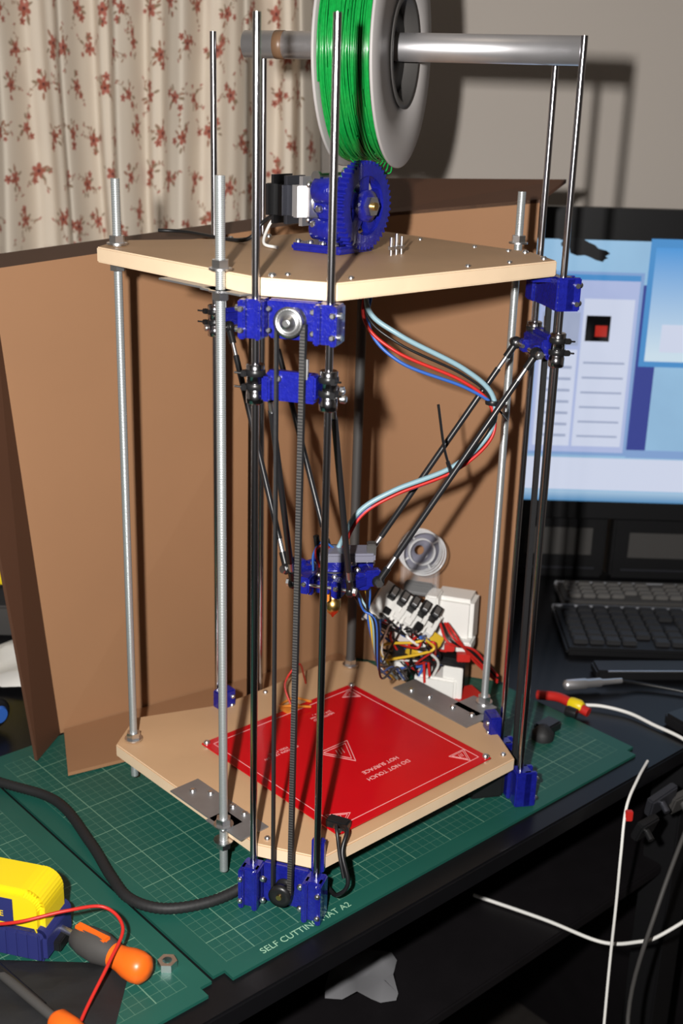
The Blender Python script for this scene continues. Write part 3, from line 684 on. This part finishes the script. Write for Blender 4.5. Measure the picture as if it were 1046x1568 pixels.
def paper(name,c,w,h,m,amp=14,seed=4,n=8):
    rr=random.Random(seed); v=[];f=[]
    for i in range(n):
        for j in range(n): v.append((c[0]+(i/(n-1)-.5)*w+rr.uniform(-3,3),c[1]+(j/(n-1)-.5)*h+rr.uniform(-3,3),c[2]+rr.uniform(0,amp)))
    for i in range(n-1):
        for j in range(n-1): a=i*n+j; f.append([a,a+n,a+n+1,a+1])
    bb=Bd(); bb.add(v,f,m,True); bb.build(name)
paper('grey_cloth',(24,-24,-244),74,80,PLANK,16,n=6)
b=Bd(); b.prism([(60,-300),(420,-60),(330,90),(-40,-160)],-792,-560,BLACK,bev=6); b.box((160,-110,-556),(180,120,6),DGREY,1,x=(.8,.55,0)); b.build('storage_crate')

# ---------------------------------------------------------------- foreground left
b=Bd(); cx=Vector((-297,-222,-42)); fx=Vector((.97,-.24,0)).normalized(); fn=Vector((.24,.97,0)).normalized()
def dprof(w,h,c):
    pts=[(-w/2,0),(w/2,0)]
    for k in range(9): t=k/8*math.pi/2; pts.append((w/2-(c*.6)+c*.6*math.cos(t),h-c*.6+c*.6*math.sin(t)))
    for k in range(9): t=math.pi/2+k/8*math.pi/2; pts.append((-w/2+c+c*math.cos(t),h-c+c*math.sin(t)))
    return pts
def dbody(w,h,c,y0,y1,m,zoff,bev):
    M=Matrix(((fx.x,0,fn.x,cx.x),(fx.y,0,fn.y,cx.y),(0,1,0,cx.z+zoff),(0,0,0,1)))
    b.prism(dprof(w,h,c),y0,y1,m,bev=bev,M=M)
dbody(100,66,28,-22,22,YEL,.5,5)
dbody(106,32,12,-26,26,NAVY,0,4)
for k in range(10): b.box(cx+fx*(-44+k*10)-fn*26+UP*17,(5,3,26),NAVY,1.2,x=fx)
b.box(cx+fx*-6-fn*22.4+UP*46,(58,1.2,24),NAVY,.3,x=fx); b.box(cx+fx*54+UP*8,(10,22,10),BLACK,1,x=fx)
tm=b.build('tape_measure')
text('tape_label','16ft\nSTEEL TAPE',8,tuple(cx+fx*-6-fn*23.2+UP*48),math.atan2(fx.y,fx.x),YEL,tm,rx=math.pi/2)
b=Bd(); p=Vector((-232,-238,-27)); d=Vector((.85,-.53,0)).normalized()
b.lathe(p,d,[(6,0),(10,3),(13,14),(14,30),(12,40),(11,46)],DGREY,24); b.lathe(p+d*44,d,[(11,0),(10,5),(11,12),(13,20),(13.5,28),(12,35),(7,39),(1,40)],ORANGE,24)
b.box(p+d*22+UP*12,(36,8,4),ORANGE,1.5,x=d)
b.lathe(p,-d,[(3,0),(3,60)],ALU,12)
b.build('screwdriver')
b=Bd(); p=Vector((-226,-334,-30)); d=Vector((.75,-.65,0)).normalized()
b.lathe(p,d,[(7,0),(10,4),(11,20),(9,40),(11,60),(7,66)],ORANGE,24); b.lathe(p,-d,[(4,0),(4,70),(1,80)],DGREY,12); b.build('screwdriver.001')
b=Bd(); b.sweep([(-300,-255,-6),(-270,-262,4),(-235,-252,8),(-205,-240,4),(-186,-256,-4),(-192,-288,-14),(-203,-330,-26),(-210,-380,-34)],1.5,REDW,8,10); b.build('red_wire_lead')
b=Bd(); b.cyl((-300,-268,-28),(-240,-318,-33),4,BLACK,12); b.cyl((-240,-318,-33),(-226,-330,-35),1.5,NUT,8); b.build('test_probe')
b=Bd()
rr=random.Random(2); v=[];f=[];n=14
for i in range(n):
    for j in range(n):
        u=i/(n-1)-.5; w=j/(n-1)-.5; e=max(0,1-(max(abs(u),abs(w))*2)**4); v.append((-245+u*130,-305+w*100,-41.5+e*(5+rr.uniform(0,5))))
for i in range(n-1):
    for j in range(n-1): a=i*n+j; f.append([a,a+n,a+n+1,a+1])
b.add(v,f,RUBBER,True); b.build('tool_pouch')
b=Bd(); c=Vector((-149,-257,-42))
oo=[];ii=[]
for i in range(24):
    t=i*2*math.pi/24; k=math.cos(math.pi/6)/math.cos((t%(math.pi/3))-math.pi/6); oo.append((8.5*k*math.cos(t),8.5*k*math.sin(t))); ii.append((4.2*math.cos(t),4.2*math.sin(t)))
annu(b,c,Vector((1,0,0)),Vector((0,1,0)),UP,oo,ii,7,NUT); b.build('hex_nut')
b=Bd(); b.sweep([(-470,60,-36),(-368,13,-36),(-300,-20,-36),(-250,-90,-36),(-219,-143,-36),(-196,-175,-36),(-163,-188,-36),(-125,-178,-36),(-95,-160,-32),(-72,-145,-18),(-60,-130,-14)],5.0,RUBBER,12,ripple=.06,spacing=2.2); b.build('corrugated_cable')
b=Bd(); b.lathe((-425,150,-22),(.8,-.6,0),[(16,0),(18,3),(18,26),(14,30),(5,31)],BLACK,28); b.lathe((-402,133,-22),(.8,-.6,0),[(12,0),(9,5)],BLUEW,24); b.build('webcam')
paper('white_paper_stack',(-455,290,-38),140,120,WHITE)
b=Bd(); b.box((-450,420,60),(110,60,60),YEL,6); b.box((-450,420,15),(110,60,30),BLACK,3); b.box((-450,420,-22),(110,60,44),DGREY,3); b.build('yellow_toolbox')

# ---------------------------------------------------------------- lights, camera
w=bpy.data.worlds.new('world'); bpy.context.scene.world=w; w.use_nodes=True
w.node_tree.nodes['Background'].inputs[0].default_value=(.9,.85,.8,1); w.node_tree.nodes['Background'].inputs[1].default_value=.03
L=bpy.data.lights.new('camera_flash','AREA'); L.shape='RECTANGLE'; L.size=.022; L.size_y=.035; L.energy=25; L.color=(1,.97,.93)
lo=bpy.data.objects.new('camera_flash',L); bpy.context.scene.collection.objects.link(lo)
FL=Vector(P(-112,-1075,700)); lo.location=FL
lo.rotation_euler=(Vector(P(-100,0,330))-FL).to_track_quat('-Z','Y').to_euler()
L=bpy.data.lights.new('fill_light','AREA'); L.size=.5; L.energy=.7; L.color=(1,.85,.68)  # weak warm fill added overhead to soften the flash; no actual fixture
lo=bpy.data.objects.new('fill_light',L); bpy.context.scene.collection.objects.link(lo); lo.location=P(300,-500,1780)

cam=bpy.data.cameras.new('camera'); co=bpy.data.objects.new('camera',cam); bpy.context.scene.collection.objects.link(co)
p=.3315; ro=.0291
f=Vector((0,math.cos(p),-math.sin(p))); r=Vector((1,0,0)); u=r.cross(f)
r2=r*math.cos(ro)+u*math.sin(ro); u2=-r*math.sin(ro)+u*math.cos(ro)
M=Matrix(((r2.x,u2.x,-f.x,0),(r2.y,u2.y,-f.y,0),(r2.z,u2.z,-f.z,0),(0,0,0,1)))
M.translation=Vector(P(-12.086,-1085.08,657.21)); co.matrix_world=M
cam.sensor_fit='VERTICAL'; cam.sensor_height=24; cam.lens=24*1853.23/1600; cam.clip_start=.02
cam.dof.use_dof=True; cam.dof.focus_distance=1.08; cam.dof.aperture_fstop=4.5
bpy.context.scene.camera=co
sc_=bpy.context.scene; sc_.view_settings.view_transform='Standard'; sc_.view_settings.look='None'; sc_.view_settings.exposure=0
